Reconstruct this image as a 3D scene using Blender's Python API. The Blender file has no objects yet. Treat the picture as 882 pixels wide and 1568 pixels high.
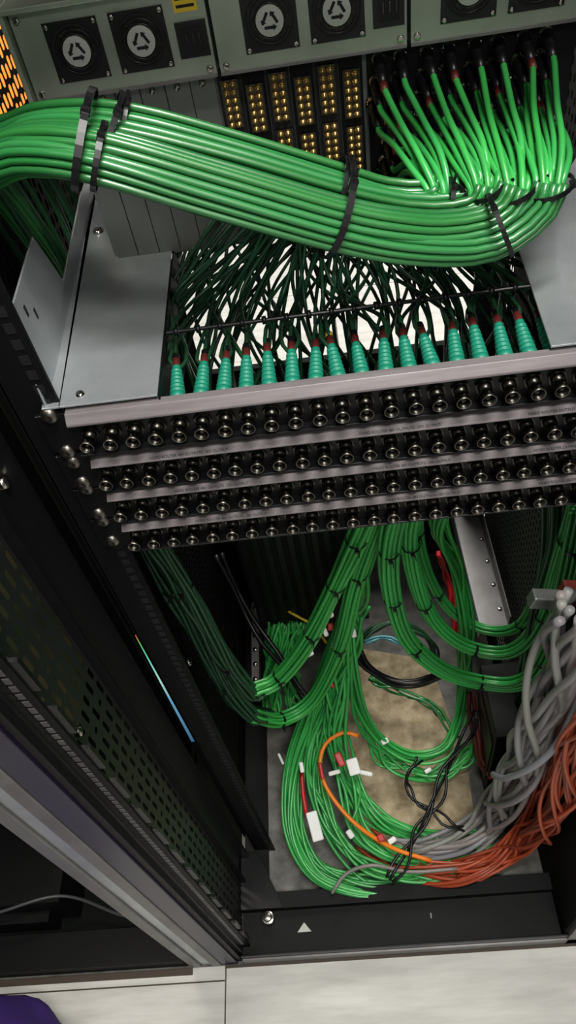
import bpy, math, random
import numpy as np
import bmesh
from mathutils import Vector, Matrix
random.seed(7); np.random.seed(7)
scene = bpy.context.scene

# ------------------------------------------------------------------ camera calibration
F = 1155.0
down_c = Vector((193, 970, 1155)).normalized()
y_c = Vector((-64, -1370, 1155)); y_c = (y_c - down_c * y_c.dot(down_c)).normalized()
z_c = -down_c
x_c = y_c.cross(z_c)
CAM = Vector((0.0, 0.0, 1.65))
R = Matrix((x_c, y_c, z_c))          # camera(cv) -> world
K = 900 / 882.0
def W(px, py, x=None, y=None, z=None):
    """surveyed point: sight line intersected with a real plane of the room"""
    d = R @ Vector(((px * K - 450) / F, (py * K - 800) / F, 1))
    if y is not None: t = (y - CAM.y) / d.y
    elif z is not None: t = (z - CAM.z) / d.z
    else: t = (x - CAM.x) / d.x
    return CAM + d * t
cam_d = bpy.data.cameras.new("camera"); cam = bpy.data.objects.new("camera", cam_d)
scene.collection.objects.link(cam)
R3 = R @ Matrix(((1, 0, 0), (0, -1, 0), (0, 0, -1)))
cam.matrix_world = Matrix.Translation(CAM) @ R3.to_4x4()
cam_d.sensor_fit = 'VERTICAL'; cam_d.sensor_height = 36; cam_d.lens = 36 * F / 1600
cam_d.clip_start = 0.01
scene.camera = cam

# ------------------------------------------------------------------ materials
def mat(name, col, rough=0.5, metal=0.0, noise=None, bump=0.0, bscale=200, tint=False, emit=None, spec=0.5, stretch=None):
    m = bpy.data.materials.new(name); m.use_nodes = True
    nt = m.node_tree; b = nt.nodes['Principled BSDF']
    b.inputs['Base Color'].default_value = (*col, 1); b.inputs['Roughness'].default_value = rough
    b.inputs['Metallic'].default_value = metal
    b.inputs['Specular IOR Level'].default_value = spec
    tc = nt.nodes.new('ShaderNodeTexCoord'); mp = nt.nodes.new('ShaderNodeMapping')
    nt.links.new(tc.outputs['Object'], mp.inputs[0])
    if stretch: mp.inputs['Scale'].default_value = stretch
    if noise:
        col2, sc = noise
        n = nt.nodes.new('ShaderNodeTexNoise'); n.inputs['Scale'].default_value = sc; n.inputs['Detail'].default_value = 8
        n.inputs['Roughness'].default_value = .62
        nt.links.new(mp.outputs[0], n.inputs['Vector'])
        r = nt.nodes.new('ShaderNodeValToRGB')
        r.color_ramp.elements[0].position = 0.35; r.color_ramp.elements[1].position = 0.68
        r.color_ramp.elements[0].color = (*col, 1); r.color_ramp.elements[1].color = (*col2, 1)
        nt.links.new(n.outputs['Fac'], r.inputs[0]); nt.links.new(r.outputs[0], b.inputs['Base Color'])
    if tint:
        a = nt.nodes.new('ShaderNodeAttribute'); a.attribute_name = 'tint'
        mx = nt.nodes.new('ShaderNodeMix'); mx.data_type = 'RGBA'; mx.blend_type = 'MULTIPLY'
        mx.inputs[0].default_value = 1
        mx.inputs[6].default_value = (*col, 1)
        nt.links.new(a.outputs['Color'], mx.inputs[7]); nt.links.new(mx.outputs[2], b.inputs['Base Color'])
    if bump:
        n2 = nt.nodes.new('ShaderNodeTexNoise'); n2.inputs['Scale'].default_value = bscale
        nt.links.new(mp.outputs[0], n2.inputs['Vector'])
        bp = nt.nodes.new('ShaderNodeBump'); bp.inputs['Strength'].default_value = bump; bp.inputs['Distance'].default_value = 0.002
        nt.links.new(n2.outputs['Fac'], bp.inputs['Height']); nt.links.new(bp.outputs[0], b.inputs['Normal'])
    if emit:
        b.inputs['Emission Color'].default_value = (*emit[0], 1); b.inputs['Emission Strength'].default_value = emit[1]
    return m
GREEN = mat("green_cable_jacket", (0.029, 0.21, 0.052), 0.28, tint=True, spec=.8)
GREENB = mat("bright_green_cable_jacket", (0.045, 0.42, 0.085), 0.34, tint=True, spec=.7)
DGREEN = mat("dark_and_shaded_green", (0.011, 0.058, 0.025), 0.4, tint=True)  # dark green; on the loop side runs it carries their shade
TEAL = mat("teal_rubber_boot", (0.008, 0.215, 0.135), 0.45)
BLACKM = mat("black_powder_coat", (0.004, 0.0043, 0.005), 0.5, bump=0.15, bscale=900, spec=.15)
BLACKG = mat("black_gloss_steel", (0.0045, 0.0048, 0.0055), 0.33, bump=0.05, bscale=500, spec=.28)
DUCT = mat("black_perforated_steel", (0.012, 0.0135, 0.013), 0.38, spec=.45)
MATTEB = mat("black_matte_sheet", (0.006, 0.0075, 0.0065), 0.75, spec=.08)
MATTEG = mat("grey_matte_sheet", (0.09, 0.095, 0.09), 0.7, spec=.15)
BLACKP = mat("black_plastic", (0.005, 0.005, 0.006), 0.35, spec=.4)
STEEL = mat("brushed_zinc_steel", (0.34, 0.365, 0.385), 0.34, 0.6, noise=((0.50, 0.53, 0.55), 7), bump=0.14, bscale=700)
STEELD = mat("dull_steel", (0.14, 0.135, 0.135), 0.45, 0.6, noise=((0.21, 0.205, 0.205), 12))
VIOLB = mat("dark_steel_violet_sheen", (0.016, 0.011, 0.034), 0.35, 0.3)  # violet sheen of a reflection, put into the base colour
ALU = mat("satin_aluminium_label", (0.17, 0.15, 0.158), 0.42, 0.25, noise=((0.25, 0.225, 0.235), 30), stretch=(0.4, 4, 4))
ALU2 = mat("aluminium_label_strip", (0.105, 0.092, 0.098), 0.55, 0.0, noise=((0.15, 0.132, 0.14), 30), stretch=(0.4, 4, 4), spec=.2)
NICKEL = mat("nickel_plate", (0.45, 0.43, 0.40), 0.18, 1.0)
NICKR = mat("worn_nickel_ring", (0.20, 0.185, 0.165), 0.33, 1.0)
NICKD = mat("dark_nickel", (0.085, 0.08, 0.07), 0.3, 1.0)
BRASS = mat("gold_plated_contact", (0.62, 0.42, 0.15), 0.32, .9)
RED = mat("red_sleeve", (0.45, 0.012, 0.015), 0.45)
DRED = mat("dark_red_sleeve", (0.10, 0.012, 0.010), 0.5)
WHITE = mat("white_label", (0.75, 0.76, 0.74), 0.6)
GREY = mat("grey_cable_jacket", (0.29, 0.27, 0.28), 0.42, tint=True)
DGREY = mat("dark_grey_cable_jacket", (0.05, 0.05, 0.055), 0.42)
ORANGE = mat("orange_cable_jacket", (0.47, 0.072, 0.026), 0.42, tint=True)
ORANGEB = mat("bright_orange_cable_jacket", (0.8, 0.2, 0.01), 0.42)
YELLOW = mat("yellow_cable_jacket", (0.65, 0.5, 0.02), 0.45)
CHASSIS = mat("chassis_zinc", (0.27, 0.31, 0.25), 0.38, 0.55, noise=((0.35, 0.395, 0.33), 14), bump=0.05)
CARD = mat("card_plate", (0.15, 0.165, 0.155), 0.5, 0.4)
CARDG = mat("grey_connector_shell", (0.16, 0.17, 0.16), 0.45, 0.6)
HUB = mat("fan_hub_sticker", (0.46, 0.47, 0.44), 0.5)
YLAB = mat("yellow_warning_label", (0.7, 0.5, 0.02), 0.6)
INK = mat("dark_ink", (0.010, 0.010, 0.012), 0.6, spec=.25)
PURPLE = mat("purple_fabric", (0.075, 0.03, 0.26), 0.8, noise=((0.04, 0.015, 0.15), 7), bump=0.4, bscale=400)
CONCRETE = mat("bare_concrete", (0.20, 0.15, 0.085), 0.9, noise=((0.50, 0.41, 0.27), 26), bump=0.2, bscale=150)
GREYFL = mat("grey_underlay", (0.09, 0.088, 0.08), 0.8, noise=((0.22, 0.215, 0.20), 22), bump=0.3, bscale=80)
TILE = mat("white_floor_laminate", (0.50, 0.49, 0.465), 0.5, noise=((0.66, 0.65, 0.62), 5), stretch=(1, 7, 1), bump=0.05, bscale=80)
BROWN = mat("brown_edge_strip", (0.05, 0.035, 0.025), 0.7)
WALLM = mat("painted_wall", (0.45, 0.46, 0.46), 0.8, noise=((0.5, 0.5, 0.5), 3))
CEILM = mat("ceiling_panel", (0.6, 0.6, 0.6), 0.8, noise=((0.66, 0.66, 0.66), 3))
OLIVE = mat("olive_bay_liner", (0.10, 0.14, 0.07), 0.55, 0.2, noise=((0.42, 0.33, 0.17), 6))

# ------------------------------------------------------------------ mesh helpers
def link(ob, parent=None):
    scene.collection.objects.link(ob)
    if parent: ob.parent = parent
    return ob
def empty(name):
    e = bpy.data.objects.new(name, None); e.empty_display_size = 0.05
    return link(e)
class M:
    def __init__(s): s.v = []; s.f = []; s.m = []; s.sm = []; s.mats = []
    def mi(s, m):
        if m not in s.mats: s.mats.append(m)
        return s.mats.index(m)
    def add(s, vs, fs, m, smooth=False):
        o = len(s.v); k = s.mi(m)
        s.v += [tuple(p) for p in vs]
        for f in fs: s.f.append(tuple(i + o for i in f)); s.m.append(k); s.sm.append(smooth)
    def box(s, a, b, m, rot=None):
        a = Vector(a); b = Vector(b)
        lo = Vector([min(a[i], b[i]) for i in range(3)]); hi = Vector([max(a[i], b[i]) for i in range(3)])
        mid = (lo + hi) / 2
        vs = [Vector((x, y, z)) for x in (lo.x, hi.x) for y in (lo.y, hi.y) for z in (lo.z, hi.z)]
        if rot is not None: vs = [mid + rot @ (v - mid) for v in vs]
        s.add(vs, [(0, 1, 3, 2), (4, 6, 7, 5), (0, 4, 5, 1), (2, 3, 7, 6), (0, 2, 6, 4), (1, 5, 7, 3)], m)
    def lathe(s, p0, axis, prof, m, n=16, smooth=True):
        ax = Vector(axis).normalized(); p0 = Vector(p0)
        u = ax.orthogonal().normalized(); w = ax.cross(u)
        vs = []; fs = []
        for (d, r) in prof:
            for i in range(n):
                a = 2 * math.pi * i / n
                vs.append(p0 + ax * d + (u * math.cos(a) + w * math.sin(a)) * max(r, 1e-5))
        for j in range(len(prof) - 1):
            for i in range(n):
                fs.append((j * n + i, j * n + (i + 1) % n, (j + 1) * n + (i + 1) % n, (j + 1) * n + i))
        s.add(vs, fs, m, smooth)
    def cyl(s, p0, p1, r, m, n=12):
        p0 = Vector(p0); p1 = Vector(p1); L = (p1 - p0).length
        s.lathe(p0, p1 - p0, [(0, 0), (0, r), (L, r), (L, 0)], m, n, False)
    def prism(s, pts, off, m):
        pts = [Vector(p) for p in pts]; off = Vector(off); n = len(pts)
        vs = pts + [p + off for p in pts]
        fs = [tuple(range(n)), tuple(range(2 * n - 1, n - 1, -1))] + [(i, n + i, n + (i + 1) % n, (i + 1) % n) for i in range(n)]
        s.add(vs, fs, m)
    def perf(s, o, u, v, nu, nv, cu, cv, su, sv, m, skip=None):
        """sheet with real capsule shaped holes"""
        o = Vector(o); u = Vector(u); v = Vector(v); n = 4
        for i in range(nu):
            for j in range(nv):
                c = o + u * (i + .5) * cu + v * (j + .5) * cv
                outer = []
                for k in range(4 * n):
                    sd, q = divmod(k, n); q = q / n
                    if sd == 0: a, b = .5, -.5 + q
                    elif sd == 1: a, b = .5 - q, .5
                    elif sd == 2: a, b = -.5, .5 - q
                    else: a, b = -.5 + q, -.5
                    outer.append(c + u * a * cu + v * b * cv)
                hu, hv = (su, sv)
                sh = 0.18 * cv * (1 if i % 2 else -1)
                if skip and skip(i, j): hu, hv = su * 1.2, su * 1.25
                inner = []
                r = min(hu, hv) / 2
                for k in range(4 * n):
                    ang = -math.pi / 4 + 2 * math.pi * k / (4 * n)
                    x = math.cos(ang) * r; y = math.sin(ang) * r
                    ex = (hu / 2 - r); ey = (hv / 2 - r)
                    x += ex * (1 if x > 1e-6 else -1 if x < -1e-6 else 0); y += ey * (1 if y > 1e-6 else -1 if y < -1e-6 else 0)
                    inner.append(c + u * x + v * (y + sh * 0.5))
                N = 4 * n
                s.add(outer + inner, [(k, (k + 1) % N, N + (k + 1) % N, N + k) for k in range(N)], m)
    def obj(s, name, parent=None, bevel=0.0):
        me = bpy.data.meshes.new(name); me.from_pydata(s.v, [], s.f)
        for m in s.mats: me.materials.append(m)
        me.polygons.foreach_set('material_index', s.m); me.polygons.foreach_set('use_smooth', s.sm)
        me.update()
        ob = bpy.data.objects.new(name, me); link(ob, parent)
        if bevel:
            bm = ob.modifiers.new("bevel", 'BEVEL'); bm.width = bevel; bm.segments = 2; bm.limit_method = 'ANGLE'
        return ob

def catmull(pts, step=0.012):
    P = [np.array(p, float) for p in pts]
    P = [2 * P[0] - P[1]] + P + [2 * P[-1] - P[-2]]
    out = []
    for i in range(1, len(P) - 2):
        p0, p1, p2, p3 = P[i - 1:i + 3]
        n = max(2, int(np.linalg.norm(p2 - p1) / step))
        for k in range(n):
            t = k / n
            out.append(0.5 * ((2 * p1) + (-p0 + p2) * t + (2 * p0 - 5 * p1 + 4 * p2 - p3) * t * t + (-p0 + 3 * p1 - 3 * p2 + p3) * t ** 3))
    out.append(P[-2])
    return np.array(out)
def frames(path):
    T = np.gradient(path, axis=0); T /= (np.linalg.norm(T, axis=1)[:, None] + 1e-9)
    up = np.array([0, 0, 1.0]) if abs(T[0][2]) < .9 else np.array([1.0, 0, 0])
    u = np.cross(T[0], up); u /= np.linalg.norm(u)
    U = []; V = []
    for t in T:
        u = u - t * np.dot(u, t); u /= np.linalg.norm(u) + 1e-9
        U.append(u.copy()); V.append(np.cross(t, u))
    return T, np.array(U), np.array(V)
def tubes(name, paths, r, m, sides=8, parent=None, tv=0.3):
    vs = []; fs = []; cols = []
    o = 0
    for pi, p in enumerate(paths):
        p = np.asarray(p, float); n = len(p)
        T, U, V = frames(p)
        a = np.linspace(0, 2 * math.pi, sides, endpoint=False)
        ring = p[:, None, :] + r * (np.cos(a)[None, :, None] * U[:, None, :] + np.sin(a)[None, :, None] * V[:, None, :])
        vs.append(ring.reshape(-1, 3))
        t = 1 - random.random() * tv
        cols.append(np.tile(np.array([t * random.uniform(.9, 1.05), t, t * random.uniform(.85, 1.1), 1.0]), (n * sides, 1)))
        for j in range(n - 1):
            b = o + j * sides
            for i in range(sides):
                i2 = (i + 1) % sides
                fs.append((b + i, b + i2, b + sides + i2, b + sides + i))
        fs.append(tuple(range(o + sides - 1, o - 1, -1))); e = o + (n - 1) * sides
        fs.append(tuple(range(e, e + sides)))
        o += n * sides
    me = bpy.data.meshes.new(name); me.from_pydata(np.concatenate(vs).tolist(), [], fs)
    me.materials.append(m)
    me.polygons.foreach_set('use_smooth', [True] * len(me.polygons))
    at = me.color_attributes.new('tint', 'FLOAT_COLOR', 'POINT')
    at.data.foreach_set('color', np.clip(np.concatenate(cols), 0, 1).ravel())
    me.update()
    return link(bpy.data.objects.new(name, me), parent)
def hexoff(n):
    pts = []
    for i in range(-6, 7):
        for j in range(-6, 7):
            pts.append((2 * i + j, math.sqrt(3) * j))
    pts.sort(key=lambda p: (p[0] ** 2 + p[1] ** 2) + 0.01 * p[0])
    return pts[:n]
def strands(ctrl, n, r, twist=0.6, loose=0.0, spread=1.04, step=0.012, flat=1.0):
    c = catmull(ctrl, step); T, U, V = frames(c)
    N = len(c); s = np.linspace(0, 1, N)
    out = []
    for (a, b) in hexoff(n):
        a *= r * spread; b *= r * spread * flat
        ph = np.linspace(0, twist, N) + 0.05
        aa = a * np.cos(ph) - b * np.sin(ph); bb = a * np.sin(ph) + b * np.cos(ph)
        if loose:
            for q in range(3):
                f = random.uniform(.6, 3.2); aa = aa + loose * random.uniform(-1, 1) * np.sin(2 * math.pi * (f * s + random.random())) / (q + 1)
                bb = bb + loose * random.uniform(-1, 1) * np.sin(2 * math.pi * (f * s + random.random())) / (q + 1)
        out.append(c + U * aa[:, None] + V * bb[:, None])
    return out
def tie(mb, c, t, ru, rv, m=BLACKP, w=0.005, th=0.0012, updir=None):
    """cable tie: flat elliptical band + head + tail"""
    c = Vector(c); t = Vector(t).normalized()
    u = Vector((0, 0, 1)) if updir is None else Vector(updir)
    u = (u - t * u.dot(t)).normalized(); v = t.cross(u)
    n = 28; vs = []; fs = []
    for i in range(n):
        a = 2 * math.pi * i / n
        for (k, d) in ((1, -w / 2), (1, w / 2), (0, w / 2), (0, -w / 2)):
            vs.append(c + u * math.cos(a) * (ru + k * th) + v * math.sin(a) * (rv + k * th) + t * d)
    for i in range(n):
        j = (i + 1) % n
        for k in range(4): fs.append((i * 4 + k, i * 4 + (k + 1) % 4, j * 4 + (k + 1) % 4, j * 4 + k))
    mb.add(vs, fs, m)
    hd = c + u * (ru * .85 + .001) - Vector((0, 1, 0)) * rv * .45
    rot = Matrix((t, v, u)).transposed()
    h = Vector((w * .65, .0025, .0022))
    mb.box(hd - h, hd + h, m, rot=rot)
    tail = hd + u * .004 - v * .003
    mb.box(tail - Vector((w * .3, .0005, .005)), tail + Vector((w * .3, .0005, .005)), m, rot=rot)

# ------------------------------------------------------------------ room shell
def slab(name, a, b, m):
    k = M(); k.box(a, b, m); return k.obj(name)
fl = M()
fl.box((-3, -2, -.05), (-.326, .262, 0), TILE); fl.box((-.323, -2, -.05), (.877, .262, 0), TILE); fl.box((.88, -2, -.05), (3, .262, 0), TILE)
fl.box((-3, .262, -.05), (3, .38, -.004), GREYFL)
fl.box((-3, .38, -.05), (3, 1.3, 0), GREYFL)
for i in range(-3, 4):
    for j in range(4): fl.box((i * .6 + .05, 1.303 + j * .6, -.05), (i * .6 + .647, 1.9 + j * .6, 0), TILE)
fl.box((-3, 1.3, -.06), (3, 3.8, -.004), BROWN)
fl.obj("floor")
slab("wall_back", (-3, 3.7, 0), (3, 3.8, 2.9), WALLM); slab("wall_front", (-3, -2.1, 0), (3, -2, 2.9), WALLM)
slab("wall_left", (-3.1, -2, 0), (-3, 3.8, 2.9), WALLM); slab("wall_right", (3, -2, 0), (3.1, 3.8, 2.9), WALLM)
slab("ceiling", (-3.1, -2.1, 2.9), (3.1, 3.8, 3.0), CEILM)
k = M(); k.box((-1.0, .250, 0), (-.39, .262, .004), BROWN); k.box((-1.0, .236, 0), (-.326, .2385, .001), BROWN); k.box((-.325, .2575, 0), (.9, .262, .003), BROWN); k.obj("trim_1")
pad = M()
pad.prism([(-.05, .44, .0), (.20, .44, .0), (.21, .6, 0), (.17, .88, 0), (.0, .93, 0), (-.05, .8, 0)], (0, 0, .004), CONCRETE)
pad.obj("concrete_floor_patch")

# ------------------------------------------------------------------ rack
rack = empty("server_rack")
LX, RX = -.287, .318
b = M()
for (x0, x1, y0, mm) in ((-.392, -.372, .262, STEELD), (-.372, -.350, .266, STEEL), (-.350, -.332, .262, STEELD), (-.332, -.300, .264, VIOLB), (-.300, -.290, .268, BLACKM)):
    b.box((x0, y0, .0), (x1, .30, 2.05), mm)
b.obj("front_frame_post_left", rack, .0012)
b = M()
b.box((.325, .262, 0), (.42, .30, 2.05), STEELD); b.obj("front_frame_post_right", rack, .001)
b = M()
b.box((-.292, .276, .0), (-.284, .300, 2.05), BLACKG)
b.box((-.284, .286, 0), (-.270, .290, 2.05), BLACKM)
for i in range(110):
    z = .06 + i * .0135
    b.box((-.2835, .2852, z), (-.2775, .2862, z + .009), STEELD)
for i in range(16):
    z = .1 + i * .085
    b.box((-.274, .288, z), (-.262, .292, z + .05), BLACKG)
b.obj("slotted_frame_strip", rack)
b = M()
b.perf((LX, .30, .03), (0, 1, 0), (0, 0, 1), 6, 56, .0158, .034, .0064, .024, DUCT, skip=lambda i, j: (j % 4 == 2 and i % 2 == 0))
b.box((LX - .004, .3948, 0), (LX, .47, 1.9), BLACKG)
b.box((LX, .395, 0), (LX + .012, .399, 1.9), BLACKM)
b.box((LX, .44, .0), (LX + .018, .446, 1.9), BLACKG)
b.box((LX + .0, .452, .95), (LX + .003, .456, 1.9), STEELD)
b.obj("perforated_side_duct_left", rack)
def rail(name, xa, xb, y0, y1, sx):
    r = M()
    r.box((xa, y0, 0), (xb, y0 + .003, 2.0), BLACKM)
    xo = xa if sx < 0 else xb
    r.box((xo - .0015, y0, 0), (xo + .0015, y1, 2.0), BLACKM)
    for i in range(130):
        z = .05 + i * .01483
        xm = -.232 if sx < 0 else .268
        r.box((xm - .004, y0 - .0006, z), (xm + .004, y0 - .0001, z + .009), INK)
    r.obj(name, rack)
rail("mounting_rail_left", -.262, -.222, .468, .53, -1)
rail("mounting_rail_right", .260, .300, .468, .53, 1)
rail("rear_rail_left", -.262, -.225, 1.06, 1.12, -1)
rail("rear_rail_right", .26, .300, 1.06, 1.12, 1)
b = M()
b.perf((LX, .60, .1), (0, 1, 0), (0, 0, 1), 40, 100, .0125, .018, .0075, .013, MATTEB)
b.box((LX - .002, .50, 0), (LX, .60, 1.95), MATTEB); b.box((LX - .002, 1.1, 0), (LX, 1.2, 1.95), MATTEB)
b.box((LX - .002, .60, 0), (LX, 1.1, .1), MATTEB)
b.obj("perforated_side_panel_left", rack)
b = M()
b.perf((RX, .60, .1), (0, 1, 0), (0, 0, 1), 40, 100, .0125, .018, .006, .0105, MATTEG)
b.box((RX, .27, 0), (RX + .003, .60, 1.95), MATTEB); b.box((RX, 1.1, 0), (RX + .002, 1.2, 1.95), MATTEB)
b.box((RX, .60, 0), (RX + .002, 1.1, .1), MATTEB)
b.box((RX + .04, .30, 0), (RX + .045, 1.2, 1.95), MATTEB)
b.obj("perforated_side_panel_right", rack)
b = M()
b.box((-.292, 1.2, 0), (.325, 1.215, .70), MATTEB); b.box((-.292, 1.17, 1.9), (.325, 1.215, 2.03), BLACKM)
b.box((-.39, .60, 2.03), (.42, 1.215, 2.05), BLACKM)
b.box((-.292, 1.17, 0), (-.262, 1.215, 2.03), BLACKM); b.box((.296, 1.17, 0), (.325, 1.215, 2.03), BLACKM)
b.obj("rear_frame_and_roof", rack)
b = M()
b.box((-.285, .262, .0), (.40, .2655, .04), STEELD)
b.box((-.285, .2655, .0), (.40, .268, .06), BLACKG)
b.box((-.285, .268, .03), (.40, .345, .035), BLACKM)
b.box((-.285, .345, .0), (.40, .375, .055), BLACKM)
b.prism([(-.285, .345, .056), (-.20, .345, .056), (-.25, .45, .056), (-.285, .45, .056)], (0, 0, .004), BLACKG)
b.lathe(W(410, 1405, z=.06), (0, 0, 1), [(-.03, .012), (0, .012), (0, .008), (.006, .007), (.006, 0)], NICKEL, 16)
p = W(660, 1402, z=.0355); b.box(p - Vector((.0015, .005, 0)), p + Vector((.0015, .005, .001)), STEELD)
t = W(466, 1421, z=.036); b.prism([t + Vector((-.014, -.007, 0)), t + Vector((.014, -.007, 0)), t + Vector((0, .010, 0))], (0, 0, .001), HUB)
b.box((-.285, .375, 0), (-.235, 1.2, .012), BLACKM)
b.obj("base_frame", rack, .001)
b = M()
b.box((-.262, .80, .03), (-.243, 1.2, .06), STEELD)
for i in range(9):
    b.lathe((-.252, .84 + i * .04, .06), (0, 0, 1), [(0, .006), (.006, .006), (.006, 0)], NICKEL, 10)
b.obj("base_side_rail", rack, .001)
b = M()
b.box((.243, .76, .33), (.303, 1.08, .336), STEELD); b.box((.243, .76, .30), (.246, 1.08, .336), STEEL); b.box((.30, .76, .33), (.303, 1.08, .37), STEELD)
for i in range(5): b.lathe((.292, .8 + i * .06, .336), (0, 0, 1), [(0, .005), (.004, .004), (.004, 0)], NICKEL, 10)
b.obj("side_support_tray", rack, .0008)
b = M()
b.box((.235, .55, .0), (.31, .70, .30), BLACKM); b.box((.232, .56, .05), (.235, .69, .25), BLACKG)
b.obj("base_corner_box", rack, .002)
b = M()
for z in (1.262, 1.220, 1.207, 1.180, 1.172, 1.135, 1.125, 1.093):
    b.lathe((-.232, .461, z), (0, -1, 0), [(-.004, .0075), (0, .0075), (.001, .007), (.0035, .0045), (.003, .002), (.003, 0)], NICKR, 14)
for z in (1.262, 1.22, 1.18, 1.13):
    b.lathe((.268, .461, z), (0, -1, 0), [(-.004, .0075), (0, .0075), (.001, .007), (.0035, .0045), (.003, .002), (.003, 0)], NICKR, 14)
for (px, py) in ((5, 740), (143, 925), (120, 1120), (160, 1208), (290, 1015), (250, 1305)):
    p = W(px, py, x=LX + .002)
    b.lathe(p, (1, 0, 0), [(-.002, .006), (.0, .006), (.004, .0045), (.004, 0)], NICKEL, 14)
b.obj("rack_screws", rack)
b = M()
b.box((-.22, .512, 1.62), (.25, 1.0, 1.70), BLACKM); b.box((-.245, .505, 1.618), (.285, .512, 1.705), BLACKG)
for i in range(20): b.box((-.2 + i * .021, .503, 1.63), (-.186 + i * .021, .506, 1.69), INK)
b.obj("overhead_shade_unit", None, .001)  # out of view, added to shade the chassis connector cables

# neighbour rack (left)
nb = M()
nb.box((-1.0, .266, 0), (-.40, .33, .05), BLACKM); nb.box((-1.0, .33, 0), (-.40, 1.15, .03), MATTEB)
nb.box((-1.0, 1.15, .0), (-.40, 1.16, 1.9), MATTEB); nb.box((-1.01, .28, 0), (-1.0, 1.15, 2.03), BLACKM)
nb.box((-.60, .48, .25), (-.595, 1.1, 1.6), OLIVE)
nb.box((-.412, .62, .0), (-.408, 1.2, 1.25), MATTEB); nb.box((-.41, 1.19, 0), (-.294, 1.2, 2.0), MATTEB)  # side skin added to keep rear aisle light out of the gap
nb.box((-.412, .30, .0), (-.294, 1.19, .01), MATTEB)
nb.box((-.92, .36, .03), (-.62, .6, .16), BLACKG)
nb.box((-.80, .34, .03), (-.66, .37, .10), BLACKM)
nb.obj("neighbouring_rack")
tubes("grey_patch_cord", [catmull([(-.95, .36, .2), (-.75, .33, .22), (-.6, .36, .2), (-.5, .34, .1), (-.45, .37, .04)])], .003, DGREY)

# ------------------------------------------------------------------ support brackets
b = M(); Z = 1.268
b.prism([(-.222, .462, Z), (-.139, .462, Z), (-.143, .77, Z), (-.246, .85, Z)], (0, 0, .002), STEEL)
b.prism([(-.139, .462, Z), (-.143, .77, Z), (-.143, .77, Z - .03), (-.139, .462, Z - .03)], (.0015, 0, 0), BLACKM)
b.prism([(-.233, .462, Z - .01), (-.236, .478, 1.346), (-.236, .588, 1.352), (-.236, .615, 1.292), (-.243, .84, 1.30), (-.243, .84, Z)], (.0018, 0, 0), STEEL)
b.prism([(-.236, .462, Z), (-.220, .462, Z), (-.240, .85, Z), (-.246, .85, Z)], (0, 0, .002), STEEL)
for yy, zz in ((.51, 1.325), (.525, 1.312)):
    b.box((-.2365, yy, zz), (-.2335, yy + .004, zz + .010), INK)
b.lathe((-.205, .475, Z + .002), (0, 0, 1), [(0, .004), (.002, .003), (.002, 0)], NICKEL, 12)
b.lathe((-.225, .74, Z + .002), (0, 0, 1), [(0, .006), (.003, .005), (.003, 0)], NICKEL, 12)
b.obj("support_bracket", None, .0006)
b = M()
b.prism([(.174, .462, Z), (.29, .462, Z), (.29, .80, Z), (.277, .757, Z), (.182, .604, Z)], (0, 0, .002), STEEL)
b.prism([(.29, .462, Z), (.29, .478, 1.346), (.29, .80, 1.35), (.29, .80, Z)], (.0018, 0, 0), STEEL)
b.obj("support_bracket", None, .0006)

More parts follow.
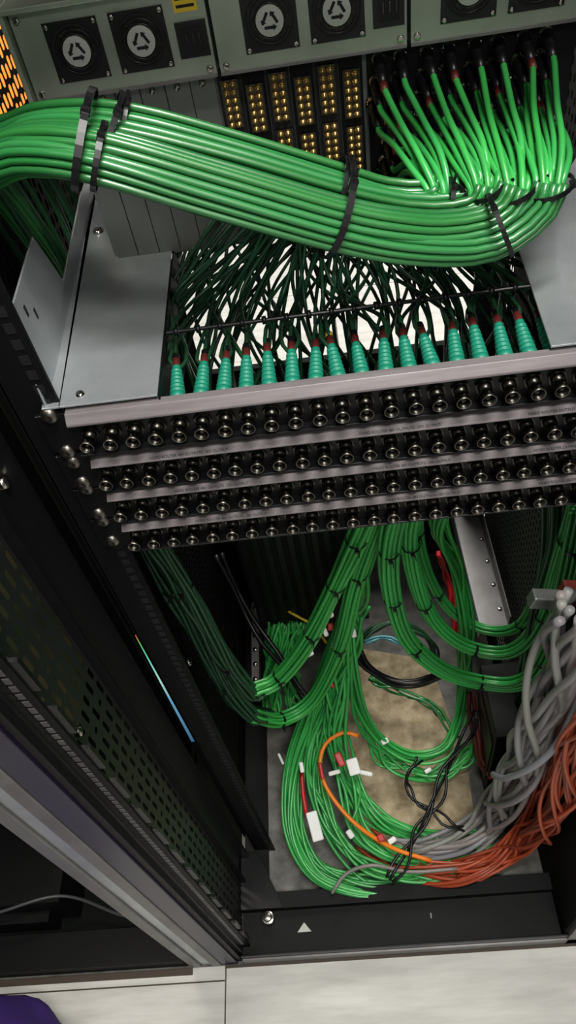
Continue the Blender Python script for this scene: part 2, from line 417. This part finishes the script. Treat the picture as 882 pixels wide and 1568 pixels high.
# ------------------------------------------------------------------ patch panels
BX0 = -.205; BP = .0194
ZS = [1.262, 1.2145, 1.170, 1.1255]
def text(s, loc, size, parent, m=INK, rot=(math.radians(90), 0, 0)):
    c = bpy.data.curves.new("label_text", 'FONT'); c.body = s; c.size = size; c.extrude = .0001
    c.materials.append(m)
    o = bpy.data.objects.new("label_text", c); o.location = loc; o.rotation_euler = rot; link(o, parent)
for pi, zs in enumerate(ZS):
    e = empty("coax_patch_panel")
    p = M()
    x0 = -.218 if pi == 0 else -.212
    p.box((-.245, .462, zs - .042), (.285, .466, zs), BLACKG)
    if pi == 0:   # sloping label rail (end profile swept along the panel)
        prof = [(.466, zs + .0025), (.458, zs + .0025), (.4525, zs - .0055), (.4525, zs - .0075), (.462, zs - .0075), (.466, zs)]
    else:
        prof = [(.462, zs + .0006), (.4525, zs + .0006), (.4470, zs - .0036), (.4470, zs - .0046), (.462, zs - .0046)]
    p.prism([(x0, a, c_) for a, c_ in prof], (.262 - x0, 0, 0), ALU if pi == 0 else ALU2)
    p.box((x0, .452, zs - .0425), (.262, .462, zs - .040), BLACKG)
    p.obj("panel_plate", e, .0005)
    c = M()
    for i in range(24):
        x = BX0 + i * BP; z = zs - .0235
        c.lathe((x, .462, z), (0, -1, 0), [(0, .0080), (.0022, .0080), (.0022, .0062)], NICKD, 6, False)
        tl = random.uniform(-.04, .04)
        c.lathe((x, .4598, z), (tl, -1, 0), [(0, .0060), (.004, .0060), (.0045, .0050), (.012, .0050), (.0125, .0063), (.0165, .0063), (.0168, .0060), (.0168, .0050), (.008, .0050)], NICKD, 16)
        c.lathe((x, .4598, z), (tl, -1, 0), [(.0166, .0061), (.0171, .0060), (.0171, .0056), (.0166, .0053)], NICKR, 16)
        c.lathe((x, .4598, z), (0, -1, 0), [(.006, .005), (.006, 0)], INK, 12)
        c.lathe((x, .452, z), (0, -1, 0), [(0, .0024), (.006, .0024), (.006, .001), (.004, 0)], NICKD, 10)
        for sx in (-1, 1): c.cyl((x, .4455, z + sx * .0055), (x, .4455, z + sx * .0075), .0010, NICKR, 8)
        c.lathe((x, .466, z), (0, 1, 0), [(0, .006), (.012, .006), (.012, 0)], NICKEL, 12)
    c.obj("coax_connectors", e)
    for (tx, s) in ((-.12, "VIDEO ROUTER 48V OUTPUTS - SDI OUTPUT"), (.06, "VIDEO ROUTER 48V OUTPUTS - SDI OUTPUT"), (.2, "VIDEO ROUTER OUTPUT")):
        if pi == 0: text(s, (tx - .03, .4540, zs - .0042), .0042, e, rot=(math.radians(55.5), 0, 0))
        else: text(s, (tx - .05 + .01 * pi, .4480, zs - .0024), .0034, e, rot=(math.radians(37.4), 0, 0))

# rear boots + distribution cables
boots = M(); thin = []
for pi, zs in enumerate(ZS):
    for i in range(24):
        x = BX0 + i * BP; z = zs - .0235
        if pi == 0: z = zs - .012
        lift = .12 if pi == 0 else .1
        d = Vector((random.uniform(-.08, .08), 1, lift + random.uniform(-.05, .05))).normalized()
        s0 = Vector((x, .475, z))
        if pi < 2:
            pr = [(0, 0), (0, .0068)]
            for q in range(7):
                r = .0070 - q * .00035
                pr += [(.004 + q * .005, r), (.0065 + q * .005, r), (.0067 + q * .005, r - .0013), (.0088 + q * .005, r - .0013)]
            pr += [(.041, .0042), (.041, 0)]
            boots.lathe(s0, d, pr, TEAL, 12)
            e1 = s0 + d * .041
            boots.lathe(e1, d, [(0, .0036), (.010, .0036), (.010, 0)], DRED, 10)
            boots.lathe(e1 + d * .011, d, [(0, .0034), (.005, .0034), (.005, 0)], YLAB if (i * 7 + pi) % 11 == 0 else BLACKP, 10)
        e1 = s0 + d * .041
        for rep in range((3, 3, 1, 0)[pi]):
            fx = (x - .02)
            if rep == 0:
                tgt = Vector((.015 + fx * .36 + random.uniform(-.035, .035), .655 + random.uniform(-.025, .025), 1.300 + random.uniform(-.012, .012)))
            else:
                tgt = Vector((.02 + fx * .55 + random.uniform(-.09, .09), .72 + random.uniform(-.04, .04), 1.265 + random.uniform(-.015, .01)))
            a = e1 + d * .03 + Vector((random.uniform(-.006, .006) * rep, 0, -.004 * rep))
            mid = e1.lerp(tgt, .55) + Vector((fx * .30 + random.uniform(-.02, .02), .035, -.030 + random.uniform(-.012, .012)))
            mid.x = max(-.155, min(.235, mid.x)); mid.z = min(mid.z, 1.262)
            thin.append(catmull([e1 - d * .005, a, mid, tgt, tgt + Vector((-fx * .15, .02, .014))], .01))
boots.obj("coax_connector_boots")
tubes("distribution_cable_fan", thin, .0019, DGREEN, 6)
b = M()
b.cyl((-.136, .540, 1.273), (.176, .540, 1.273), .0018, BLACKP, 10)
for i in range(4, 20):
    x = BX0 + i * BP
    b.lathe((x - .002, .540, 1.273), (1, .1, 0), [(0, .002), (0, .0036), (.004, .0036), (.004, .002)], BLACKP, 10)
b.obj("cable_lacing_bar")

# ------------------------------------------------------------------ router chassis (rear side)
ch = empty("router_chassis")
b = M()
b.box((-.20, .684, 1.265), (.232, 1.02, 1.43), CARD)
b.box((-.214, .69, 1.43), (.238, 1.02, 1.50), CHASSIS)
b.box((-.214, .64, 1.495), (.238, .69, 1.499), CHASSIS)
b.box((-.216, .645, 1.425), (-.212, .70, 1.5), CHASSIS)
b.obj("chassis_body", ch, .0008)
S = .90
for q in range(3):
    x0 = -.212 + q * .152
    p = M()
    p.box((x0 + .001, .655, 1.4285), (x0 + .150, .69, 1.492), CHASSIS)
    p.box((x0 + .001, .6535, 1.4285), (x0 + .1495, .6552, 1.431), STEELD)
    for fx in (.045, .0965):
        c = Vector((x0 + fx, .655, 1.462))
        p.box((c.x - .0212, .6538, c.z - .0212), (c.x + .0212, .655, c.z + .0212), BLACKP)
        p.lathe(c + Vector((0, -.0012, 0)), (0, -1, 0), [(0, .021 * S), (.001, .021 * S), (.001, .0195 * S), (-.004, .019 * S)], INK, 28)
        for a in range(9):
            an = a * 2 * math.pi / 9
            u = Vector((math.cos(an), 0, math.sin(an))) * S; w_ = Vector((-math.sin(an), 0, math.cos(an))) * S
            cc = c + Vector((0, -.0012, 0))
            p.prism([cc + u * .010, cc + u * .018 + w_ * .003, cc + u * .0175 + w_ * .007, cc + u * .0095 + w_ * .004], (0, -.0005, 0), BLACKG)
        for rr in (.0135 * S, .0172 * S):
            p.lathe(c + Vector((0, -.0020, 0)), (0, -1, 0), [(0, rr - .0004), (.0006, rr - .0002), (.0006, rr + .0002), (0, rr + .0004)], NICKD, 28)
        p.lathe(c + Vector((0, -.001, 0)), (0, -1, 0), [(0, .0108), (.0022, .0108), (.0022, 0)], HUB, 24)
        for a in range(3):
            an = a * 2.094 + .52
            u = Vector((math.cos(an), 0, math.sin(an))); w_ = Vector((-math.sin(an), 0, math.cos(an)))
            cc = c + Vector((0, -.0034, 0)) + u * .0042
            p.prism([cc + w_ * .0022 - u * .0010, cc - w_ * .0045 - u * .0010, cc - w_ * .0045 + u * .0012, cc + w_ * .0022 + u * .0012], (0, -.0003, 0), INK)
            p.prism([cc + w_ * .0052, cc + w_ * .0022 - u * .0024, cc + w_ * .0022 + u * .0026], (0, -.0003, 0), INK)
        for sx in (-1, 1):
            for sz in (-1, 1):
                p.lathe(c + Vector((sx * .0185, -.001, sz * .0185)), (0, -1, 0), [(0, .0022), (.0015, .0018), (.0015, 0)], NICKEL, 8)
    ix = x0 + .124
    p.box((ix, .6530, 1.445), (ix + .024, .656, 1.470), BLACKP); p.box((ix + .004, .6525, 1.449), (ix + .020, .6532, 1.466), INK)
    for t_ in (.007, .012, .017): p.box((ix + t_, .6515, 1.455), (ix + t_ + .0012, .6530, 1.462), NICKD)
    if q == 0:
        p.box((ix + .002, .6542, 1.476), (ix + .02, .655, 1.488), YLAB)
        p.box((ix + .004, .6538, 1.479), (ix + .018, .6543, 1.481), INK); p.box((ix + .004, .6538, 1.484), (ix + .014, .6543, 1.486), INK)
    for sx, sz in ((.006, 1.435), (.006, 1.487), (.145, 1.435)):
        p.lathe((x0 + sx, .655, sz), (0, -1, 0), [(0, .003), (.002, .0025), (.002, 0)], NICKEL, 10)
    p.obj("power_supply_module", ch, .0004)
b = M()
for i in range(6):
    x = -.196 + i * .0215
    b.box((x, .680, 1.27), (x + .0205, .6845, 1.424), CARDG)
    b.lathe((x + .010, .680, 1.417), (0, -1, 0), [(0, .003), (.002, .0025), (.002, 0)], NICKEL, 10)
for i in range(6):
    x = -.066 + i * .0205
    b.box((x, .680, 1.27), (x + .0195, .6845, 1.424), BLACKM if i % 2 else INK)
    zt = 1.414 - (i % 2) * .006
    for blk in range(3):
        if blk == 2 and i % 2: continue
        z1_ = zt - blk * .046
        b.box((x + .0025, .677, z1_ - .036), (x + .017, .681, z1_ + .003), NICKD)
        for r_ in range(6):
            zz = z1_ - r_ * .0065
            for cx in (.0065, .013):
                b.lathe((x + cx, .677, zz), (0, -1, 0), [(0, .0029), (.003, .0029), (.003, .0018), (.005, .0018), (.005, 0)], BRASS, 6)
    if i % 2:
        b.box((x + .001, .664, 1.285), (x + .0185, .681, 1.318), CARDG); b.box((x + .004, .6635, 1.29), (x + .0155, .665, 1.313), INK)
        b.lathe((x + .01, .664, 1.3), (0, -1, 0), [(0, .003), (.008, .003), (.008, 0)], NICKEL, 8)
b.box((.06, .681, 1.27), (.232, .6845, 1.424), BLACKM)
b.obj("line_cards", ch)
bn = M(); fans = []
TP = [W(677, 288, y=.545), W(741, 282, y=.535), W(790, 284, y=.53), W(842, 278, y=.525)]
for c_ in range(8):
    for r_ in range(6):
        g = c_ // 2; tp = TP[g]
        # 12 cables of a group are ordered left to right so that they open as a fan from the tie
        idx = (c_ % 2) * 6 + ((r_ * 5 + 2) % 6)
        kf = (idx - 5.5) / 5.5
        x = .0800 + g * .0395 + kf * .0165; z = 1.415 - r_ * .017
        s = Vector((x, .681, z))
        d = Vector(((tp.x - x) * .9 + random.uniform(-.03, .03), -1, -.30)).normalized()
        bn.lathe(s, (0, -1, 0), [(0, .0060), (.003, .0060), (.003, .0048), (.009, .0048)], NICKEL, 10)
        bn.lathe(s + Vector((0, -.006, 0)), d, [(0, .0050), (.010, .0052), (.011, .0044), (.018, .0044), (.028, .0032), (.028, 0)], BLACKP, 12)
        if (c_ + r_) % 3 == 0: bn.lathe(s + Vector((0, -.006, 0)) + d * .028, d, [(0, 0), (0, .0032), (.009, .0032), (.009, 0)], DRED, 10)
        e1 = s + Vector((0, -.006, 0)) + d * .028
        off = Vector((kf * .010, random.uniform(-.008, .008), random.uniform(-.002, .002)))
        end = tp + off
        q1 = e1.lerp(end, .40) + Vector((kf * .003, 0, .004 + (1.40 - z) * .12))
        q2 = e1.lerp(end, .75) + Vector((kf * .004, -.004, .008))
        fans.append(catmull([e1 - d * .004, e1 + d * .006, q1, q2, end, end + Vector((-.003 - kf * .001, -.002, -.014))], .008))
bn.obj("chassis_coax_connectors", ch)
tubes("green_cable_drops", fans, .0026, GREENB, 8)

# ------------------------------------------------------------------ main cable bundle
def WP(l): return [W(a, b_, y=c_) for a, b_, c_ in l]
tail = [(-.262, .60, 1.42), (-.264, .655, 1.34), (-.258, .69, 1.22), (-.26, .70, 1.0)]
def main(l, n, r):
    return strands([Vector(p) for p in WP(l)] + [Vector(t) for t in tail], n, r, .5, .0006, 1.03)
s1 = main([(677, 288, .545), (650, 300, .548), (590, 297, .55), (515, 275, .55), (350, 226, .55), (190, 186, .55), (80, 184, .56), (25, 200, .575)], 14, .0028)
s2 = main([(741, 282, .535), (728, 308, .532), (690, 322, .53), (620, 322, .53), (515, 300, .53), (340, 250, .53), (170, 210, .53), (60, 205, .545), (10, 225, .56)], 14, .0028)
s3 = main([(790, 284, .53), (773, 318, .525), (735, 342, .52), (670, 352, .515), (600, 347, .51), (515, 330, .51), (330, 277, .51), (150, 228, .51), (45, 222, .525), (-8, 240, .545)], 19, .0028)
s4 = main([(842, 278, .525), (828, 317, .52), (780, 360, .515), (720, 380, .51), (620, 378, .505), (515, 358, .505), (320, 303, .505), (140, 250, .505), (30, 240, .52), (-25, 262, .54)], 19, .0028)
bd = empty("green_cable_bundle")
tubes("cable_strands", s1 + s2 + s3 + s4, .0028, GREEN, 8, bd, tv=.4)
tm = M()
def ptie(px, py, yy, dx, dy, ru, rv, w=.0036, up=None):
    c = W(px, py, y=yy); t = W(px + dx, py + dy, y=yy) - c
    tie(tm, c, t, ru, rv, w=w, updir=up)
ptie(515, 320, .527, 10, 3, .034, .039, .005); ptie(519, 283, .54, 10, 3, .019, .022, .004)
ptie(130, 215, .53, 10, 3, .031, .041, .005); ptie(152, 240, .51, 10, 3, .021, .024, .004); ptie(190, 188, .55, 10, 3, .017, .018, .004)
ptie(165, 202, .54, 9, 5, .026, .034, .004)
ptie(677, 296, .546, 3, 8, .014, .014); ptie(741, 290, .535, 2, 8, .014, .014)
ptie(790, 290, .53, 3, 8, .016, .016); ptie(842, 286, .525, 1, 8, .016, .016)
ptie(766, 345, .515, 8, -4, .024, .024); ptie(682, 312, .54, 10, 1, .018, .018); ptie(720, 300, .54, 6, -6, .011, .012)
tm.obj("cable_ties", bd)
lo = []
for i in range(16):
    x = -.277 + random.random() * .03; y = .60 + .012 * i
    lo.append(catmull([(x, y - .03, 1.42 - .004 * i), (x - .002, y, 1.36), (x + .004, y + .02, 1.25), (x, y + .01, 1.05)]))
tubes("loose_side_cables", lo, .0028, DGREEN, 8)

# ------------------------------------------------------------------ lower hanging bundles
lt = M()
def hang(name, pts, n, r, m=GREENB, loose=.0008, nt=5, parent=None, tw=.8):
    P = []
    for q in pts:
        if q[0] == 'w': P.append(Vector(q[1:]))
        elif len(q) == 3: P.append(W(q[0], q[1], y=q[2]))
        else: P.append(W(q[0], q[1], z=q[3]))
    st = strands(P, n, r, tw, loose)
    ob = tubes(name, st, r, m, 7, parent)
    if nt:
        c = catmull(P, .012); T, U, V = frames(c)
        rad = (math.sqrt(n) * r * 1.05) + r * .2
        for i in range(nt):
            k_ = int((i + .6) / nt * (len(c) - 1))
            tie(lt, c[k_], T[k_], rad, rad, w=.0040, updir=(0, -1, 0.3))
    return ob
gl = empty("green_cable_loop")
hang("loop_strands_1", [('w', .04, .50, 1.12), (556, 800, .56), (512, 900, .60), (472, 980, .61), (425, 1040, .60), (385, 1060, .58)], 14, .0032, loose=.001, nt=5, parent=gl)
hang("loop_strands_1_side_run", [(400, 1056, .585), (385, 1060, .58), (345, 1010, .575), (290, 915, .575), (235, 830, .575)], 14, .0033, DGREEN, .002, 2, gl)  # same loop continued, its dimness put into a darker green
hang("loop_strands_2", [('w', .06, .51, 1.12), (575, 800, .60), (545, 890, .64), (520, 990, .66), (480, 1070, .65), (430, 1102, .62), (385, 1095, .59)], 14, .0032, loose=.001, nt=4, parent=gl)
hang("loop_strands_2_side_run", [(400, 1099, .60), (385, 1095, .59), (340, 1040, .59), (280, 930, .59), (215, 820, .59)], 14, .0033, DGREEN, .002, 2, gl)  # dim stretch of the second loop, likewise darkened by colour
hang("loop_strands_3", [('w', .09, .50, 1.12), (604, 795, .56), (597, 890, .60), (622, 975, .62), (678, 1026, .62), (745, 1046, .61), (800, 1044, .59), (836, 1000, .575), (858, 920, .565), (888, 780, .56)], 12, .0033, loose=.0005, nt=8, parent=gl)
hang("loop_strands_4", [('w', .11, .50, 1.12), (632, 792, .58), (636, 880, .62), (664, 952, .64), (715, 992, .63), (780, 1000, .61), (825, 960, .59), (862, 850, .58), (890, 760, .58)], 10, .0033, loose=.0005, nt=6, parent=gl)
hang("loop_strands_5", [('w', .12, .50, 1.12), (640, 785, .66), (652, 868, .72), (688, 932, .74), (742, 964, .72), (795, 958, .69), (830, 890, .66), (865, 790, .64)], 7, .0033, loose=.0005, nt=5, parent=gl)
hang("loop_strands_6", [('w', .15, .52, 1.12), (668, 800, .76), (700, 860, .80), (712, 930, .86), (706, 1000, .90), (690, 1060, .90)], 5, .0026, loose=.012, nt=0, parent=gl)
lt.obj("loop_ties", gl)
lt = M()
fp = empty("floor_cable_pile")
def pile(pts, n, r=.0034, m=GREENB, loose=.014, nt=0, nm="pile_strands"):
    hang(nm, pts, n, r, m, loose, nt, fp, tw=random.uniform(.8, 2.2))
pile([('w', .05, .53, 1.10), (556, 840, 'z', .80), (535, 930, 'z', .50), (508, 1000, 'z', .36), (478, 1080, 'z', .22), (450, 1170, 'z', .12), (448, 1260, 'z', .08), (478, 1325, 'z', .06), (530, 1352, 'z', .05), (600, 1358, 'z', .04), (680, 1340, 'z', .04), (760, 1310, 'z', .04)], 20, loose=.013)
pile([(545, 930, 'z', .48), (530, 1010, 'z', .34), (500, 1090, 'z', .2), (480, 1170, 'z', .14), (500, 1250, 'z', .1), (540, 1310, 'z', .07), (600, 1338, 'z', .06), (690, 1330, 'z', .05)], 14, loose=.018)
pile([(540, 900, 'z', .55), (535, 1000, 'z', .38), (548, 1080, 'z', .22), (580, 1130, 'z', .12), (630, 1158, 'z', .08), (680, 1148, 'z', .08), (704, 1100, 'z', .12), (714, 1040, 'z', .22), (712, 960, 'z', .42), (700, 870, 'z', .58), (676, 800, 'z', .8), ('w', .15, .53, 1.1)], 10, loose=.011)
pile([(530, 950, 'z', .42), (520, 1040, 'z', .3), (515, 1120, 'z', .2), (540, 1200, 'z', .12), (590, 1262, 'z', .08), (660, 1285, 'z', .06), (730, 1280, 'z', .06)], 16, loose=.018)
pile([(560, 1110, 'z', .12), (590, 1165, 'z', .06), (650, 1185, 'z', .05), (710, 1165, 'z', .06), (735, 1120, 'z', .1)], 12, loose=.013)
pile([(500, 1040, 'z', .25), (498, 1120, 'z', .18), (530, 1190, 'z', .14), (545, 1270, 'z', .1), (590, 1310, 'z', .08), (650, 1320, 'z', .06)], 10)
pile([(425, 950, 'z', .32), (420, 1000, 'z', .25), (415, 1050, 'z', .15), (418, 1095, 'z', .08)], 22, .0033, loose=.012)
pile([(455, 950, 'z', .32), (450, 1000, 'z', .25), (445, 1050, 'z', .18), (450, 1100, 'z', .12)], 14, .0033, loose=.012)
pile([(550, 985, 'z', .34), (580, 965, 'z', .34), (620, 960, 'z', .34), (660, 985, 'z', .3), (668, 1040, 'z', .2)], 4, .003, DGREEN, .01)
pile([(565, 1040, 'z', .12), (610, 1060, 'z', .1), (660, 1080, 'z', .08), (700, 1130, 'z', .06)], 5, .003, GREEN, .010)
def single(name, pts, r, m, n=1, loose=0.0):
    P = [W(q[0], q[1], z=q[2]) for q in pts]
    tubes(name, strands(P, n, r, 1.0, loose), r, m, 8, fp)
single("black_cable", [(545, 1000, .3), (560, 1025, .26), (600, 1047, .22), (650, 1048, .22), (690, 1030, .25)], .005, BLACKP, 3, .004)
single("black_cable_2", [(330, 850, .5), (365, 920, .4), (400, 980, .35), (440, 1030, .32), (470, 1080, .3)], .005, BLACKP, 2, .006)
single("black_cable_3", [(600, 1350, .1), (650, 1260, .12), (690, 1180, .14), (730, 1090, .2)], .0030, BLACKP, 3, .012)
single("black_cable_4", [(640, 1160, .14), (620, 1200, .13), (650, 1240, .12), (710, 1270, .1)], .0028, BLACKP, 2, .012)
single("orange_cable", [(548, 1127, .22), (525, 1122, .22), (498, 1140, .21), (490, 1175, .2), (505, 1215, .18), (545, 1262, .16), (600, 1298, .12), (660, 1318, .1)], .0042, ORANGEB)
single("yellow_cable", [(408, 850, .4), (415, 890, .38), (435, 930, .36), (478, 957, .35), (500, 985, .33)], .0028, YELLOW)
single("red_cable", [(672, 850, .42), (684, 890, .35), (692, 935, .3), (695, 980, .25)], .0045, RED, 2, .003)
single("red_cable_2", [(718, 1060, .2), (722, 1110, .15), (735, 1170, .1), (765, 1195, .08)], .005, DRED, 2, .003)
single("red_cable_3", [(462, 1180, .16), (464, 1215, .15), (470, 1250, .14)], .0045, RED)
single("white_cable", [(508, 1368, .1), (530, 1338, .11), (570, 1325, .12), (630, 1335, .1), (700, 1330, .1)], .0034, GREY)
single("cyan_cable", [(560, 985, .36), (585, 978, .36), (612, 985, .36)], .0025, mat("cyan_cable_jacket", (.05, .25, .3), .4), 2, .002)
lab = M()
for (px, py, z, w, h, m, an) in ((482, 1265, .16, .013, .032, WHITE, .2), (505, 938, .5, .006, .012, WHITE, .3), (506, 960, .47, .006, .008, RED, 0), (541, 940, .5, .006, .010, WHITE, .2),
        (541, 968, .45, .006, .012, WHITE, .1), (540, 954, .48, .006, .006, RED, .1), (520, 1163, .24, .008, .016, RED, .4), (541, 1174, .25, .013, .018, WHITE, .2), (560, 1184, .2, .016, .005, WHITE, -.3),
        (512, 1183, .2, .014, .005, WHITE, .2), (492, 1180, .22, .004, .018, RED, .1), (462, 1175, .2, .005, .012, WHITE, .1), (536, 1277, .14, .007, .010, WHITE, .6), (600, 1287, .12, .010, .006, WHITE, .5),
        (430, 1162, .2, .003, .014, WHITE, .4), (589, 1135, .12, .010, .007, WHITE, .4),
        (583, 1283, .14, .008, .008, RED, .3), (755, 1185, .1, .014, .010, RED, .3), (470, 995, .45, .010, .016, WHITE, .4), (498, 968, .46, .005, .010, WHITE, .3),
        (508, 1048, .3, .005, .008, RED, .3), (655, 1180, .08, .009, .005, WHITE, .5)):
    c = W(px, py, z=z); rot = Matrix.Rotation(an, 3, 'Z') @ Matrix.Rotation(.4, 3, 'X')
    w *= .85; h *= .85
    lab.box(c - Vector((w, h, .005)), c + Vector((w, h, .005)), m, rot=rot)
lab.obj("cable_labels_and_plugs", fp, .003)

b = M()
b.box((-.20, .83, .30), (.03, 1.12, .66), BLACKM)
for i in range(10): b.box((-.195 + i * .022, .826, .32), (-.183 + i * .022, .831, .64), BLACKG)
b.box((-.21, .82, .655), (.04, .835, .67), BLACKG)
b.obj("black_power_distribution_box", None, .001)

def loom(name, pts, n, r, m, loose):
    P = [W(q[0], q[1], y=q[2]) if q[3] == 'y' else W(q[0], q[1], z=q[2]) for q in pts]
    out = []
    for i in range(n):
        c = catmull(P, .012); T, U, V = frames(c); N = len(c); s = np.linspace(0, 1, N)
        a0 = 2 * math.pi * i / n; k_ = random.uniform(.35, 1)
        ph = a0 + 2 * math.pi * s * random.uniform(.6, 2.4) * random.choice((-1, 1))
        rad = loose * k_ * (1 + .25 * np.sin(2 * math.pi * (s * random.uniform(1, 4) + random.random())))
        out.append(c + U * (rad * np.cos(ph))[:, None] + V * (rad * np.sin(ph))[:, None])
    return tubes(name, out, r, m, 10)
loom("grey_cable_loom", [(905, 930, .40, 'y'), (878, 1000, .41, 'y'), (840, 1085, .42, 'y'), (800, 1165, .43, 'y'), (758, 1245, .13, 'z'), (715, 1285, .08, 'z'), (650, 1300, .06, 'z'), (600, 1290, .05, 'z')], 20, .0050, GREY, .034)
loom("orange_cable_loom", [(925, 1080, .36, 'y'), (890, 1150, .37, 'y'), (850, 1235, .39, 'y'), (800, 1300, .12, 'z'), (730, 1335, .08, 'z'), (660, 1335, .06, 'z'), (600, 1315, .05, 'z'), (560, 1280, .06, 'z')], 20, .0032, ORANGE, .026)
loom("orange_cable_loom", [(905, 1040, .42, 'y'), (885, 1075, .42, 'y'), (850, 1180, .43, 'y'), (800, 1260, .15, 'z'), (760, 1310, .09, 'z'), (700, 1340, .06, 'z')], 8, .0032, ORANGE, .015)
b = M()
c = W(852, 922, y=.45)
rot = Matrix.Rotation(.25, 3, 'Y')
b.box(c + Vector((-.03, -.004, -.012)), c + Vector((.04, .012, .008)), CARDG, rot=rot)
b.box(c + Vector((.005, -.010, -.004)), c + Vector((.05, .016, .016)), DRED, rot=rot)
b.lathe(c + Vector((.03, -.012, .006)), (0, -1, 0), [(0, .006), (.003, .005), (.003, 0)], NICKEL, 12)
b.obj("cable_clamp_bracket", None, .002)
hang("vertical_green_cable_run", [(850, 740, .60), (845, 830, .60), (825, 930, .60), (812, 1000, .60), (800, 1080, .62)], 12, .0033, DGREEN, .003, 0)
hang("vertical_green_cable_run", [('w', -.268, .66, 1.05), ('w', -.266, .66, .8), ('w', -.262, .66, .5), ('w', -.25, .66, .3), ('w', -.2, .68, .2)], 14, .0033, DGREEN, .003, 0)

# glowing strip in place of screen light seen through the duct gap
em = mat("screen_glow", (.02, .02, .02), .2)
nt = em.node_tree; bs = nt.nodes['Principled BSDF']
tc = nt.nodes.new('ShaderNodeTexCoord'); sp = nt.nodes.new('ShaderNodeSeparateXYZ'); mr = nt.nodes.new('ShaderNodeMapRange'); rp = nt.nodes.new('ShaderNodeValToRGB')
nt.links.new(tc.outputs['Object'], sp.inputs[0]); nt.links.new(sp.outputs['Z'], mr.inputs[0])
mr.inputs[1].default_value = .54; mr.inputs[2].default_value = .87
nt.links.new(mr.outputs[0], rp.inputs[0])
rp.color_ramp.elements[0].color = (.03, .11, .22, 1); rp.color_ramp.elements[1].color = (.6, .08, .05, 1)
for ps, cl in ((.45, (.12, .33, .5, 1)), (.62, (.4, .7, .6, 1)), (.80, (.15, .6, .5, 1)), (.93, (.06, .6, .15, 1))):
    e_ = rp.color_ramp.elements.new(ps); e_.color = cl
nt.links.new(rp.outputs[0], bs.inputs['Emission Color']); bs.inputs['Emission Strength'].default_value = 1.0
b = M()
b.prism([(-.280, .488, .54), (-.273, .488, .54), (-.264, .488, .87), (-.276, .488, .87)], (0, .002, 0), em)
b.obj("screen_glow_strip")
b = M(); OE = mat("orange_indicator_glass", (.6, .15, .02), .4, emit=((1, .28, .04), 1.6))
b.box((-.36, .95, 1.30), (-.355, 1.14, 1.41), OE); b.box((-.362, .94, 1.29), (-.36, 1.15, 1.42), BLACKM)
b.obj("orange_indicator_panel", None, .001)

me = bpy.data.meshes.new("purple_bag")
bm = bmesh.new(); bmesh.ops.create_uvsphere(bm, u_segments=48, v_segments=32, radius=1)
for v in bm.verts:
    x, y, z = v.co
    f = 1 + .05 * math.sin(7 * x + 3 * z) + .04 * math.sin(11 * y + 5 * x) + .03 * math.sin(9 * z + 4 * y)
    sq = 1 - .25 * max(z, 0) ** 2
    v.co = Vector((x * f * .18 * sq, y * f * .13 * sq, max(z, -.8) * f * .16))
bm.to_mesh(me); bm.free(); me.materials.append(PURPLE)
for p_ in me.polygons: p_.use_smooth = True
bag = bpy.data.objects.new("purple_bag", me); bag.location = (-.725, .09, .131); link(bag)
hp = catmull([(-.06, 0, .12), (-.05, 0, .20), (0, 0, .23), (.05, 0, .20), (.06, 0, .12)])
tubes("bag_handle", [hp], .008, PURPLE, 10, bag)

# ------------------------------------------------------------------ lights
def area(name, loc, tgt, size, power, col=(1, 1, 1), sy=None):
    l = bpy.data.lights.new(name, 'AREA'); l.energy = power; l.color = col; l.shape = 'RECTANGLE'; l.size = size; l.size_y = sy or size
    o = bpy.data.objects.new(name, l); o.location = loc
    o.rotation_euler = (Vector(tgt) - Vector(loc)).to_track_quat('-Z', 'Y').to_euler(); link(o)
area("rack_top_ceiling_light", (.22, .10, 2.8), (.1, .4, 1.2), .6, 28, (1, .985, .93), .10)
area("aisle_ceiling_light", (.30, -.42, 2.8), (.15, .5, .6), .5, 18, (1, .965, .89), .15)
area("front_fill_light", (.35, -1.5, 2.5), (.1, .5, 1.2), .5, 10, (1, .97, .92), .2)  # added fill that lifts the lower label strips
area("rear_aisle_ceiling_light", (.3, 2.3, 2.8), (.2, 2.3, 0), 1.6, 110, (1, .97, .91), .8)
area("neighbour_bay_fill", (-.46, .50, 1.95), (-.6, .6, .9), .08, 8, (1, .95, .8), .25)  # added lamp, brightens the liner behind the duct holes
w = bpy.data.worlds.new("world"); scene.world = w; w.use_nodes = True
w.node_tree.nodes['Background'].inputs[0].default_value = (.5, .55, .6, 1); w.node_tree.nodes['Background'].inputs[1].default_value = .02
scene.view_settings.view_transform = 'Standard'
